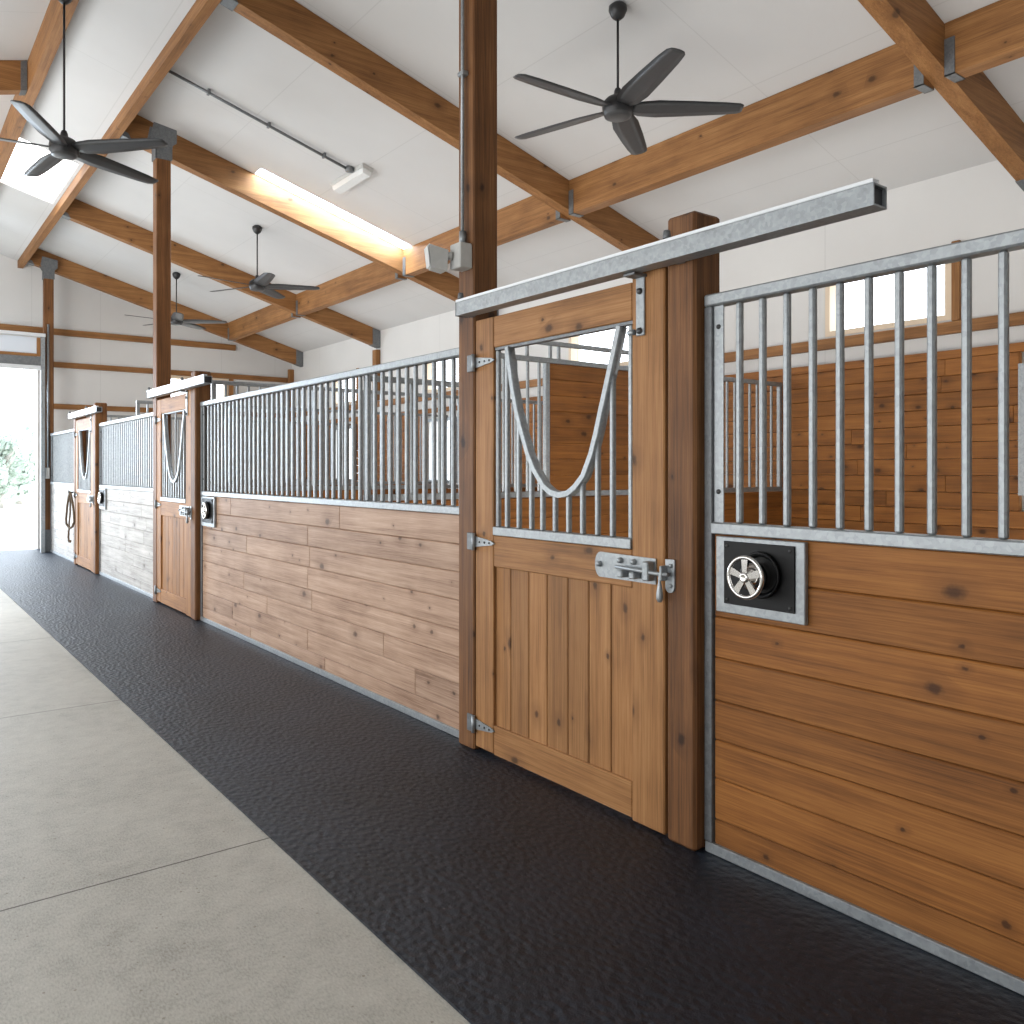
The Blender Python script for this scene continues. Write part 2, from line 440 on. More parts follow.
# ------------------------------------------------------------------ roof timbers
def sloped(x0, x1, y0, y1, depth=BD, gap=.004):
    """a beam under the ceiling running across, x0..x1"""
    return [(x0, y0, zc(x0)-depth), (x1, y0, zc(x1)-depth), (x1, y1, zc(x1)-depth), (x0, y1, zc(x0)-depth),
            (x0, y0, zc(x0)-gap), (x1, y0, zc(x1)-gap), (x1, y1, zc(x1)-gap), (x0, y1, zc(x0)-gap)]
def eave_plate(x, y, w):
    return MB().hexa([(x-.16, y-w, zc(x-.16)-BD-.006), (x, y-w, zc(x)-BD-.006), (x, y+w, zc(x)-BD-.006), (x-.16, y+w, zc(x-.16)-BD-.006),
                      (x-.16, y-w, zc(x-.16)-.01), (x, y-w, zc(x)-.01), (x, y+w, zc(x)-.01), (x-.16, y+w, zc(x-.16)-.01)])
RL = ['nearest sloped roof rafter crossing the top right corner', 'sloped roof rafter passing behind the tall post beside the near door',
      'sloped roof rafter with skylight glare on its side', 'sloped roof rafter between the lit rafter and the far gable', 'farthest sloped rafter lying against the far gable wall']
HW = .07
for i, y in enumerate(RAFT):
    R_ = T('roof_rafter', RL[i], 'rafter', (PL, y, 4.9), 'sloped rafters on the right')
    R_.p('beam', MB().hexa(sloped(PL+.055, XW-.004, y-HW, y+HW)), M['beam_x'])
    R_.p('wall_bracket', eave_plate(XW-.006, y, HW+.006), M['galv_dark'])
    x = PL+.055
    R_.p('joist_hanger', MB().hexa([(x, y-HW-.006, zc(x)-BD-.01), (x+.10, y-HW-.006, zc(x+.1)-BD-.01), (x+.10, y+HW+.006, zc(x+.1)-BD-.01), (x, y+HW+.006, zc(x)-BD-.01),
                                    (x, y-HW-.006, zc(x)-BD+.05), (x+.06, y-HW-.006, zc(x+.06)-BD+.05), (x+.06, y+HW+.006, zc(x+.06)-BD+.05), (x, y+HW+.006, zc(x)-BD+.05)]), M['galv_dark'])
x0, x1 = XL+.01, XR-.035
y = RAFT[2]
R_ = T('roof_rafter', 'short rafter end meeting the ridge beam in the upper left corner', 'rafter', (XR, y, 5.2))
R_.p('beam', MB().hexa(sloped(x0, x1, y-HW, y+HW)), M['beam_x'])
R_.p('joist_hanger', MB().hexa(sloped(x1-.06, x1-.001, y-HW-.006, y+HW+.006, BD+.008, .01)), M['galv_dark'])
R_ = T('ridge_beam', 'long ridge beam nearest the left edge of the picture', 'beam', (XR, 7, 5.3))
R_.p('beam', MB().prism([(XR-.03, YN+.01, zc(XR-.03)-BD-.02), (XR+.07, YN+.01, zc(XR-.03)-BD-.02), (XR+.07, YN+.01, zc(XR+.07)-.005), (XR-.03, YN+.01, zc(XR-.03)-.005)], (0, YF-YN-.02, 0)), M['beam_y'])
solo('roof_purlin', MB().prism([(PL-.04, YN+.01, zc(PL)-BD-.02), (PL+.05, YN+.01, zc(PL)-BD-.02), (PL+.05, YN+.01, zc(PL+.05)-.005), (PL+.002, YN+.01, zc(PL+.002)-.005), (PL+.002, YN+.01, zc(PL+.002)-STRIP-.005), (PL-.04, YN+.01, zc(PL-.04)-STRIP-.005)], (0, YF-YN-.02, 0)), M['beam_y'], (PL, 7, 5.2),
     'long unbroken purlin that carries the upper ends of the rafters', 'purlin')
PB = ['short purlin running off the picture past the nearest rafter', 'purlin below the big near fan, between the first two rafters',
      'purlin seen either side of the tall near post', 'purlin between lit rafter and next rafter', 'farthest short purlin ending at the far gable rafter']
for i in range(5):
    y0, y1 = (RAFT[i-1] if i else -.9)+HW+.002, RAFT[i]-HW-.002
    b = T('roof_purlin', PB[i], 'purlin', (PX, (y0+y1)/2, 4.2), 'short purlins between the right rafters')
    b.p('beam', MB().prism([(PX-.07, y0, zc(PX)-BD-.03), (PX+.07, y0, zc(PX)-BD-.03), (PX+.07, y0, zc(PX+.07)-.004), (PX-.07, y0, zc(PX-.07)-.004)], (0, y1-y0, 0)), M['beam_y'])
    for yy, s in ((y0, 1), (y1, -1)):
        a, c2 = (yy+.001, yy+.07) if s > 0 else (yy-.07, yy-.001)
        hm = MB().box(PX-.078, PX+.078, a, c2, zc(PX)-BD-.038, zc(PX)-BD-.031).box(PX-.078, PX-.0705, a, c2, zc(PX)-BD-.038, zc(PX)-.10).box(PX+.0705, PX+.078, a, c2, zc(PX)-BD-.038, zc(PX)-.10)
        b.p('joist_hanger', hm, M['galv_dark'])

# ------------------------------------------------------------------ posts
PXF, PW, PY = 2.55, .16, .15
def post_geo(y, top, bev=.008, dx=0): return MB().box(PXF+dx, PXF+dx+PW, y, y+PY, .0095, top, bev)
def tall(y, label, top=None, dx=0):
    p = T('timber_post', label, 'post', (PXF+PW/2, y+PY/2, 0), 'tall posts carrying the roof')
    p.p('shaft', post_geo(y, top, .008, dx), M['post'])
    return p
ztop = zc(PXF+PW) - BD - .012
pa = tall(3.69, 'tall timber post with a conduit beside the near stall door', zc(PXF+PW)-.02)
p1 = tall(10.0, 'tall timber post with metal top bracket beside the second stall door', ztop)
p3 = tall(17.50, 'tall timber post with grey boot beside the far door opening', ztop, -.05)
for p, y, dx in ((p1, 10.0, 0), (p3, 17.50, -.05)):
    z = ztop; X = PXF+dx
    g = MB()
    for yy in (y-.008, y+PY+.001):
        g.prism([(X-.012, yy, z-.16), (X+PW+.012, yy, z-.16), (X+PW+.012, yy, z+.01), (X+PW+.06, yy, z+.05), (X+PW+.06, yy, z+.20), (X-.03, yy, z+.24), (X-.06, yy, z+.08), (X-.012, yy, z+.0)], (0, .007, 0))
    g.box(X-.009, X-.001, y-.008, y+PY+.008, z-.16, z+.0)
    p.p('top_bracket', g, M['galv_dark'])
p3.p('boot', MB().box(PXF-.062, PXF+PW-.038, 17.50-.012, 17.50+PY+.012, .0095, .42, .004), M['galv_dark'])
def short(y, top, label, strike=True):
    p = T('timber_post', label, 'post', (PXF+PW/2, y+PY/2, 0), 'short posts beside the stall doors')
    p.p('shaft', post_geo(y, top, .012), M['post'])
    if strike:
        q = MB()
        yy = y+PY-.027
        ring = [(PXF-.008, yy+.024*math.cos(a), 1.035+.0+.024*math.sin(a)) for a in [math.pi+math.pi*i/8 for i in range(9)]] + [(PXF-.008, yy+.024, 1.145), (PXF-.008, yy-.024, 1.145)]
        q.prism(ring, (.009, 0, 0))
        for dz in (1.12, 1.04): q.lathe([(0, .008), (.009, .006), (.009, 0)], (PXF-.008, yy-.005, dz), (-1, 0, 0), 12)
        q.box(PXF-.045, PXF-.008, yy+.012, yy+.024, 1.06, 1.12, .003)
        p.p('strike_plate', q, M['galv'])
    return p
short(2.175, 2.52, 'short square post between the near door and the barred panel on the right')
short(8.565, 2.50, 'short square post on the right side of the second stall door')
short(13.29, 2.49, 'short square post on the right side of the farthest stall door')
short(14.80, 2.43, 'narrow post on the hinge side of the farthest stall door', False)

# ------------------------------------------------------------------ stall doors
YO = [(3.437, 2.134), (3.418, 2.04), (3.395, 1.936), (3.36, 1.81), (3.312, 1.69), (3.265, 1.585), (3.215, 1.505), (3.139, 1.425), (3.09, 1.398), (3.03, 1.386), (2.965, 1.396), (2.915, 1.425), (2.858, 1.477), (2.805, 1.575), (2.77, 1.67), (2.739, 1.772), (2.71, 1.86), (2.675, 1.97), (2.65, 2.05), (2.626, 2.13)]
YO = [(y*.991, 1.5+(z-1.5)*.991) for y, z in YO]
def yoke_z(y):
    for (a, za), (b, zb) in zip(YO, YO[1:]):
        if b <= y <= a: return za + (zb-za)*(a-y)/(a-b)
    return 2.14
def stall_door(label):
    D = T('stall_door', label, 'door', (2.58, 3.0, 0), 'half barred stall doors')
    X0, X1 = 2.556, 2.606
    yl, yr, ol, or_ = 3.682, 2.340, 3.522, 2.525      # far edge, near edge, opening
    D.p('stile', MB().box(X0, X1, ol, yl, .035, 2.30, .004), M['door_v'])
    D.p('stile', MB().box(X0, X1, yr, or_, .02, 2.335, .006), M['door_v'])
    D.p('top_rail', MB().box(X0+.002, X1, or_+.001, ol-.001, 2.14, 2.30, .004), M['door_h'])
    D.p('middle_rail', MB().box(X0+.002, X1, or_+.001, ol-.001, 1.005, 1.166, .004), M['door_h'])
    D.p('bottom_rail', MB().box(X0+.002, X1, or_+.001, ol-.001, .03, .182, .004), M['door_h'])
    g = MB(); ys = [3.521, 3.394, 3.247, 3.104, 2.954, 2.810, 2.665, 2.526]
    for a, b in zip(ys, ys[1:]): g.box(X0+.016, X1-.008, b+.0022, a-.0022, .178, 1.01, .004)
    D.p('plank_panel', g, M['door_v'])
    sill = D.p('sill', MB().box(X0-.006, X1+.004, or_+.002, ol-.002, 1.168, 1.212, .003), M['galv'])
    hd = D.p('grille_header', MB().box(X0+.010, X1-.006, or_+.002, ol-.002, 2.125, 2.139), M['galv_dark'])
    for y in (3.507, 3.43, 3.332, 3.231, 3.145, 3.051, 2.954, 2.857, 2.757, 2.662, 2.548):
        z = min(yoke_z(y), 2.124)
        D.p('bar', MB().box(X0+.012, X0+.036, y-.011, y+.011, 1.212, z, .004), M['galv'])
    # flat strip bent into a U: the yoke
    g = MB(); n = len(YO); ring = []
    for i in range(n):
        a = Vector((0, *YO[max(i-1, 0)])); b = Vector((0, *YO[min(i+1, n-1)])); tn = (b-a).normalized(); nn = Vector((0, -tn.z, tn.y))
        p = Vector((0, *YO[i])); h = .013
        ring.append([g.bm.verts.new(Vector((x, 0, 0)) + p + nn*s) for x, s in ((X0-.004, -h), (X0+.04, -h), (X0+.04, h), (X0-.004, h))])
    for A, B in zip(ring, ring[1:]):
        for q in range(4):
            f = g.bm.faces.new((A[q], A[(q+1) % 4], B[(q+1) % 4], B[q])); f.smooth = q in (0, 2)
    g.bm.faces.new(ring[0][::-1]); g.bm.faces.new(ring[-1])
    D.p('yoke', g, M['galv'])
    # hinges
    for z in (2.075, 1.125, .155):
        g = MB()
        g.prism([(X0-.008, 3.672, z-.028), (X0-.008, 3.53, z-.011), (X0-.008, 3.505, z), (X0-.008, 3.53, z+.011), (X0-.008, 3.672, z+.028)], (.0075, 0, 0))
        g.tube([(X0-.018, 3.678, z-.045), (X0-.018, 3.678, z+.045)], .011, 10)
        h = D.p('hinge', g, M['galv'])
        D.p('hinge_leaf', MB().box(2.540, 2.5495, 3.690, 3.742, z-.045, z+.045, .002), M['galv_dark'], h)
        for y in (3.635, 3.59, 3.548): D.p('bolt', MB().lathe([(0, .004), (.006, .003), (.006, 0)], (X0-.008, y, z), (-1, 0, 0), 8), M['bolt'], h)
    # latch
    xl = X0-.008
    ring = [(xl, 2.71+.055*math.cos(a)*.6, 1.09+.055*math.sin(a)) for a in [math.pi/2 - math.pi*i/10 for i in range(11)]]
    ring = [(xl, 2.380, 1.140)] + ring + [(xl, 2.380, 1.035)]
    L = D.p('latch', MB().prism(ring, (.0078, 0, 0)), M['galv'])
    g = MB(); g.tube([(xl-.03, 2.58, 1.093), (xl-.03, 2.43, 1.088), (xl-.03, 2.34, 1.085), (xl-.03, 2.285, 1.087)], .0085, 10)
    D.p('bolt_rod', g, M['galv'], L)
    for y in (2.55, 2.48): D.p('keeper', MB().box(xl-.042, xl, y-.016, y+.016, 1.050, 1.080, .005), M['galv'], L)
    D.p('keeper', MB().box(xl-.042, xl, 2.385, 2.42, 1.050, 1.13, .005), M['galv'], L)
    for y, z in ((2.71, 1.092), (2.58, 1.118), (2.50, 1.118)): D.p('bolt', MB().lathe([(0, .018), (.011, .016), (.013, .004), (.013, 0)], (xl, y, z), (-1, 0, 0), 12), M['galv'], L)
    g = MB(); g.lathe([(.006, 0), (.006, .03), (.009, .05), (.014, .08), (.014, .10), (.008, .112), (0, .114)], (xl-.032, 2.328, 1.085), (0, 0, -1), 14)
    D.p('drop_handle', g, M['galv'], L)
    # hanger strap going up to the track
    g = MB().box(X0-.010, X0-.001, 2.443, 2.492, 2.065, 2.318, .003)
    H = D.p('hanger_strap', g, M['galv'])
    for z in (2.085, 2.25): D.p('bolt', MB().lathe([(0, .012), (.012, .010), (.014, 0)], (X0-.010, 2.467, z), (-1, 0, 0), 12), M['bolt'], H)
    D.p('bolt', MB().tube([(X0-.012, 2.497, 2.083), (X0-.012, 2.53, 2.083)], .012, 10), M['galv'], H)
    g = MB().box(X0-.075, X0-.0005, 2.435, 2.50, 2.306, 2.318, .002)
    D.p('roller_bracket', g, M['galv_dark'], H)
    return D.o
d1 = stall_door('large near stall door with barred window and galvanised latch')
db = copy_thing(d1, (2.58, 9.349, 0), 'second stall door, standing right of the tall bracketed post')
copy_thing(d1, (2.58, 3.0+11.113, 0), 'farthest stall door, with a rope halter hanging next to it')

db.scale.y = .95
# ------------------------------------------------------------------ door tracks
def door_track(label):
    k_ = T('door_track', label, 'rail', (2.49, 2.55, 2.355), 'galvanised sliding door tracks')
    x0, x1, y0, y1, z0, z1, s = 2.452, 2.530, 1.385, 3.712, 2.320, 2.390, .006
    k_.p('rail', MB().box(x0, x1, y0, y1, z1-s, z1).box(x0, x0+s, y0, y1, z0, z1-s-.0002).box(x1-s, x1, y0, y1, z0, z1-s-.0002).box(x0+s, x1-s, y0, y1, z0, z0+s), M['galv'])
    k_.p('top_strip', MB().box(x0-.004, x0+.03, y0, y1, z1+.0003, z1+.012), M['track'])
    k_.p('end_plate_or_shade', MB().box(x0+s+.001, x1-s-.001, y0+.012, y0+.018, z0+s+.001, z1-s-.001), M['fan'])  # black plate standing in for the shaded hollow of the open end
    k_.p('end_plate_or_shade', MB().box(x0-.002, x1+.002, y1+.0005, y1+.006, z0-.002, z1+.002), M['galv_dark'])
    for y in (2.25, 3.70):
        g = MB().box(x1+.001, PXF-.001, y-.03, y+.012, z0, z1, .003).box(x0+.02, PXF-.001, y-.02, y+.012, z1+.013, z1+.02, .002)
        g.lathe([(0, .034), (.013, .03), (.016, .012), (.016, 0)], (x0+.02, y, z1+.02), (0, 0, 1), 12)
        k_.p('mounting_bracket', g, M['galv_dark'])
    return k_.o
k1 = door_track('long galvanised square track above the large near stall door')
ka = copy_thing(k1, (2.49, 8.99, 2.355), 'pale galvanised track above the second stall door')
kb = copy_thing(k1, (2.49, 13.77, 2.355), 'small distant track above the farthest stall door')

ka.scale.y = .88; kb.scale.y = .90

# ------------------------------------------------------------------ stall fronts
PZ = [1.256, 1.09, .933, .775, .608, .454, .303, .145, .045]
def stall_front(y0, y1, mat, label, joints=False, seed=1, bars=True):
    """panel between y0 (near) and y1 (far)"""
    rng = random.Random(seed)
    F = T('stall_front', label, 'stall panel', (2.62, (y0+y1)/2, 0), 'stall front panels')
    a, b = 2.600, 2.655
    g = MB()
    for hi, lo in zip(PZ, PZ[1:]):
        cuts = [y0+.04]
        if joints:
            c_ = y0+.04 + rng.uniform(.5, 2.2)
            while c_ < y1-.5:
                cuts.append(c_); c_ += rng.uniform(1.3, 2.6)
        cuts.append(y1-.04)
        for u, v in zip(cuts, cuts[1:]): g.box(a+.012, b-.004, u+.0012, v-.0012, lo+.0008, hi-.0008, .005)
    F.p('plank_panel', g, mat)
    F.p('top_rail', MB().box(a-.004, b+.004, y0, y1, 2.143, 2.19, .006), M['galv'])
    F.p('ledge_rail', MB().box(a-.010, b+.006, y0+.04, y1-.04, 1.2565, 1.300, .004), M['galv'])
    F.p('bottom_channel', MB().box(a-.002, b+.004, y0+.005, y1-.005, .0095, .05, .003), M['galv'])
    for e, s in ((y0, 1), (y1, -1)):
        u, v = sorted((e, e+s*.038)); E_ = F.p('end_channel', MB().box(a, b, u+.0003, v, .051, 2.142, .003), M['galv_dark'])
        u, v = sorted((e+s*.039, e+s*.085)); 
        F.p('flange', MB().box(a+.012, a+.018, u, v, 1.301, 2.141), M['galv'], E_)
        for z in (2.06, 1.42): F.p('screw', MB().lathe([(0, .005), (.009, .004), (.010, 0)], (a+.012, e+s*.062, z), (-1, 0, 0), 10), M['bolt'], E_)
    y = y0 + .165
    while y < y1-.10:
        F.p('bar', MB().box(a+.016, a+.042, y-.0125, y+.0125, 1.3005, 2.1425, .006), M['galv'])
        y += .1043
    return F
stall_front(-.541, 2.172, M['plank'], 'near right stall panel of dark orange planks under wide spaced bars', seed=3)
# bars of the near panel run from the far end; (they sit at even spacing)
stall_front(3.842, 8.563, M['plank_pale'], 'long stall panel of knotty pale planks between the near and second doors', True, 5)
stall_front(10.152, 13.288, M['plank_glare'], 'whitish board stall panel between the second and farthest doors', True, 9)
stall_front(14.952, 17.48, M['plank_glare'], 'whitish stall panel at the far end beside the aisle opening', True, 12)

# feeder doors
def feeder(label, dy=0.0, reach=.092):
    f = T('feed_door', label, 'feed door', (2.59, 1.905, .955), 'square feed doors on stall fronts')
    X = 2.588; f.loc = (2.59, 1.905, .955)
    B = f.p('back_plate', MB().box(X, X+.022, 1.715, 2.104, .960, 1.250, .003), M['galv'])
    P_ = f.p('black_panel', MB().box(X-.006, X-.0005, 1.752, 2.062, .996, 1.234, .002), M['black'])
    for y in (2.045, 1.77):
        for z in (1.216, 1.013): f.p('screw', MB().lathe([(0, .004), (.006, .003), (.006, 0)], (X-.006, y, z), (-1, 0, 0), 8), M['bolt'], P_)
    cy, cz = 1.897, 1.117
    f.p('shadow_ring', MB().lathe([(.074, 0), (.082, .004), (.086, .014), (.082, .022), (.074, .014), (.066, .004), (.066, 0)], (X-.0065, cy-.008, cz+.004), (-1, 0, 0), 40), M['black'])  # black ring standing in for the hand wheel's shadow on the panel
    f.p('hub', MB().lathe([(rr, hh*reach/.092) for rr, hh in [(.050, 0), (.052, .04), (.046, .062), (.03, .07), (.022, .082), (0, .082)]], (X-.0065, cy, cz), (-1, 0, 0), 32), M['chrome'])
    xw = X-reach
    g = MB(); R0 = .072
    g.tube([(xw, cy+R0*math.cos(2*math.pi*i/40), cz+R0*math.sin(2*math.pi*i/40)) for i in range(40)], .0085, 8, closed=True)
    for s in range(5):
        an = math.pi/2 + s*2*math.pi/5
        dv = Vector((0, math.cos(an), math.sin(an))); nv = Vector((0, -math.sin(an), math.cos(an))); o = Vector((xw, cy, cz))
        r = [o+dv*.012-nv*.009, o+dv*.066-nv*.014, o+dv*.066+nv*.014, o+dv*.012+nv*.009]
        g.prism([p + Vector((-.005, 0, 0)) for p in r], (.010, 0, 0))
    g.lathe([(.019, -.012), (.019, .008), (.013, .014), (.010, .012), (0, .012)], (xw, cy, cz), (-1, 0, 0), 20)
    f.p('hand_wheel', g, M['chrome'])
    f.o.location.y += dy
    return f.o
f1 = feeder('square feed door with chrome spoked wheel on the near right panel')
f2 = feeder('small feed door at the far end of the long pale panel', 6.385, .035)
copy_thing(f2, (2.59, 13.03, .955), 'distant feed door edge beside the farthest latch post')

# ------------------------------------------------------------------ stall partitions and lining
def partition(y, label, solid=None):
    P_ = T('stall_partition', label, 'partition', (5.1, y, 0), 'partitions between stalls')
    x0, x1 = 2.71, 7.49
    g = MB(); z = .02
    while z < 1.26:
        g.box(x0, x1, y-.02, y+.02, z+.0004, min(z+.158, 1.29)-.0004, .004); z += .158
    P_.p('plank_panel', g, M['plank_x'])
    P_.p('lower_rail', MB().box(x0, x1, y-.026, y+.026, 1.291, 1.335, .003), M['galv'])
    xs_ = x0 if not solid else 3.50      # beside the near door the first stretch is lower
    P_.p('top_rail', MB().box(xs_, x1, y-.022, y+.022, 2.375, 2.415, .004), M['galv'])
    for x in (xs_, x1-.04): P_.p('end_post', MB().box(x, x+.04, y-.02, y+.02, 1.336, 2.374, .003), M['galv'])
    if solid:
        P_.p('end_post', MB().box(x0, x0+.04, y-.02, y+.02, 1.336, 2.124, .003), M['galv'])
        P_.p('low_rail', MB().box(x0, xs_-.001, y-.022, y+.022, 2.125, 2.165, .004), M['galv'])
    if solid:
        s0, s1 = solid
        g = MB(); z = 1.336
        while z < 2.36:
            g.box(s0+.045, s1-.045, y-.016, y+.016, z+.0004, min(z+.1298, 2.374)-.0004, .004); z += .1298
        P_.p('upper_planks', g, M['plank_x'])
        for x in (s0, s1-.043): P_.p('stile', MB().box(x, x+.043, y-.022, y+.022, 1.336, 2.374, .003), M['galv'])
        P_.p('upper_rail', MB().box(s0-.2, s1+.6, y-.02, y+.02, 2.52, 2.555, .004), M['galv'])
        for x in (s0-.19, s0+.05, s0+.14, s1+.5): P_.p('upright', MB().box(x, x+.025, y-.0125, y+.0125, 2.4155, 2.5195, .003), M['galv'])
    x = x0+.14
    while x < x1-.1:
        if not (solid and solid[0]-.03 < x < solid[1]+.03):
            P_.p('bar', MB().box(x-.0115, x+.0115, y-.0115, y+.0115, 1.3355, 2.3745 if x > xs_ else 2.1245, .004), M['galv'])
        x += .118
partition(5.25, 'barred stall partition with a solid plank section seen through near door', (4.32, 5.42))
partition(8.55, 'barred stall partition meeting the post right of the second door')
partition(11.6, 'barred stall partition in the middle distance behind the long bars')
partition(14.87, 'farthest barred stall partition near the end stall')
LT = 2.56
g = MB(); z = 0.0; rng = random.Random(4)
xs = 7.50
while z < LT-.02:
    z1 = min(z+.146, LT)
    segs = []
    c_ = YN+.02
    cuts = [c_]
    while c_ < YF-.2:
        c_ += rng.uniform(2.2, 3.6); cuts.append(min(c_, YF-.16))
    for u, v in zip(cuts, cuts[1:]):
        # leave out what falls on the stall windows
        pieces = [(u, v)]
        for (a, b) in SW:
            if z1 > 1.285 and z < 2.395:
                nn = []
                for p, q in pieces:
                    if b <= p or a >= q: nn.append((p, q)); continue
                    if p < a-.01: nn.append((p, a-.005))
                    if q > b+.01: nn.append((b+.005, q))
                pieces = nn
        for p, q in pieces:
            if q-p > .02: g.box(xs, xs+.06, p+.001, q-.001, z+.0018, z1-.0018, .003)
    z = z1
solo('plank_lining', g, M['plank'], (7.5, 7, 0), 'dark stained plank lining along the outer wall at the back of the stalls', 'wall lining')

# ------------------------------------------------------------------ ceiling fans
def fan(x, y, zm, ang, label, R0=.94):
    zt = zc(x) - (.05 if abs(x-XR) > .2 else BD+.02)
    F = T('ceiling_fan', label, 'fan', (x, y, zt), 'black ceiling fans')
    F.p('canopy', MB().lathe([(0, .05), (.045, .05), (.068, .03), (.07, 0), (.05, -.045), (.022, -.07), (0, -.07)], (x, y, zt), (0, 0, 1), 28), M['fan'])
    F.p('downrod', MB().tube([(x, y, zt-.06), (x, y, zm+.12)], .0095, 12), M['fan'])
    H = F.p('motor_housing', MB().lathe([(.02, .15), (.028, .13), (.032, .10), (.085, .075), (.112, .045), (.118, .01), (.115, -.03), (.105, -.05)], (x, y, zm), (0, 0, 1), 36), M['fan'])
    F.p('bottom_cover', MB().lathe([(.105, -.05), (.10, -.064), (.07, -.072), (0, -.074)], (x, y, zm), (0, 0, 1), 36), M['fan_blade'], H)
    for k_ in range(5):
        a = math.radians(ang + 72*k_)
        g = MB(); rows = []
        for r, w, pit in ((.095, .055, 12), (.16, .085, 14), (.30, .105, 13), (.55, .098, 11), (.80, .085, 9), (R0-.03, .072, 8), (R0, .05, 8)):
            cw = math.radians(pit)
            row = []
            for s, th in ((-1, 0), (-.3, .005), (.4, .006), (1, 0), (.4, -.004), (-.3, -.004)):
                lx, ly, lz = r, s*w*.95, -s*w*.95*math.tan(cw)+th
                row.append(g.bm.verts.new((x+lx*math.cos(a)-ly*math.sin(a), y+lx*math.sin(a)+ly*math.cos(a), zm-.005+lz)))
            rows.append(row)
        for A, B in zip(rows, rows[1:]):
            for q in range(6):
                f = g.bm.faces.new((A[q], A[(q+1) % 6], B[(q+1) % 6], B[q])); f.smooth = True
        g.bm.faces.new(rows[0][::-1]); g.bm.faces.new(rows[-1])
        F.p('blade', g, M['fan_blade'])
fan(4.48, 4.57, 4.24, -38, 'large black ceiling fan nearest the camera above the near stall door')
fan(1.30, 8.04, 4.26, 26, 'black ceiling fan hanging from the ridge at upper left')
fan(4.42, 11.9, 4.18, -27, 'black ceiling fan past the lit rafter, right of the two distant fans', .88)
fan(4.34, 15.68, 4.20, -31, 'farthest and smallest black ceiling fan, beside the tall post', .88)

# ------------------------------------------------------------------ lights, conduits, boxes
fx, fy = 4.53, 9.12
L = T('strip_light', 'grey weatherproof strip light fixed under the white ceiling', 'light fixture', (fx, fy, zc(fx)))
def tilt(dx, dy, dz):   # point in the plane of the ceiling around the light
    return Vector((fx+dx, fy+dy, zc(fx)-SL*dx-dz))
def tbox(w, l, z0, z1, taper=0, oy=0):
    return [tilt(-w, oy-l, z1), tilt(w, oy-l, z1), tilt(w, oy+l, z1), tilt(-w, oy+l, z1), tilt(-w-taper, oy-l-taper, z0), tilt(w+taper, oy-l-taper, z0), tilt(w+taper, oy+l+taper, z0), tilt(-w-taper, oy+l+taper, z0)]
L.p('housing', MB().hexa(tbox(.065, .42, .004, .045, .004)), M['greypaint'])
L.p('lens', MB().hexa(tbox(.045, .39, .046, .095, .014)), M['lens'])
L.p('cable_gland', MB().lathe([(.045, 0), (.05, .01), (.05, .05), (.04, .06), (0, .06)], tilt(-.11, -.18, .002), (0, 0, -1), 20), M['galv_dark'])
Cn = T('conduit_pipe', 'thin steel conduit running down the ceiling slope to the strip light', 'pipe', (3.4, 8.93, zc(3.4)))
cy = fy-.18
Cn.p('pipe', MB().tube([(PL+.08, cy, zc(PL+.08)-.04), (fx-.16, cy, zc(fx-.16)-.04)], .016, 10), M['galv_dark'])
for x in (2.8, 3.45, 4.1):
    Cn.p('clip', MB().box(x-.014, x+.014, cy-.03, cy+.03, zc(x)-.062, zc(x)-.008, .003), M['galv_dark'])
# box with lamp head on the tall near post
Bx = T('flood_light', 'grey junction box with lamp head on the tall near post', 'light fixture', (2.51, 3.755, 2.58))
Bx.p('junction_box', MB().box(2.468, 2.549, 3.70, 3.80, 2.58, 2.715, .006), M['greypaint'])
Bx.p('neck', MB().tube([(2.468, 3.77, 2.65), (2.445, 3.79, 2.65), (2.425, 3.80, 2.645)], .022, 10), M['greypaint'])
Hd = Bx.p('lamp_head', MB().hexa([(2.43, 3.765, 2.565), (2.44, 3.845, 2.565), (2.38, 3.87, 2.58), (2.35, 3.795, 2.58), (2.435, 3.76, 2.675), (2.445, 3.85, 2.675), (2.37, 3.885, 2.70), (2.333, 3.79, 2.70)]), M['greypaint'])
Bx.p('lens', MB().hexa([(2.373, 3.868, 2.585), (2.349, 3.80, 2.585), (2.343, 3.80, 2.585), (2.367, 3.872, 2.585), (2.365, 3.88, 2.692), (2.333, 3.797, 2.692), (2.327, 3.797, 2.692), (2.359, 3.884, 2.692)]), M['lens'], Hd)
Cv = T('conduit_pipe', 'upright steel conduit rising up the face of the tall near post', 'pipe', (2.528, 3.765, 2.72))
Cv.p('pipe', MB().tube([(2.528, 3.765, 2.716), (2.528, 3.765, 5.2)], .0095, 12), M['galv'])
Cv.p('coupling', MB().tube([(2.528, 3.765, 2.716), (2.528, 3.765, 2.79)], .0185, 12), M['galv'])
for z in (3.64, 4.6): Cv.p('clip', MB().box(2.511, 2.5495, 3.738, 3.792, z-.012, z+.012, .003), M['galv'])
Sb = T('switch_box', 'small grey switch box on the post beside the far opening', 'box', (2.54, 17.45, 1.4))
Sb.p('housing', MB().box(2.505, 2.580, 17.41, 17.479, 1.36, 1.56, .006), M['greypaint'])
Sb.p('conduit', MB().tube([(2.562, 17.475, 1.56), (2.562, 17.475, 4.2)], .018, 10), M['galv'])
Sb.p('lever', MB().box(2.475, 2.504, 17.43, 17.46, 1.42, 1.50, .004), M['bolt'])

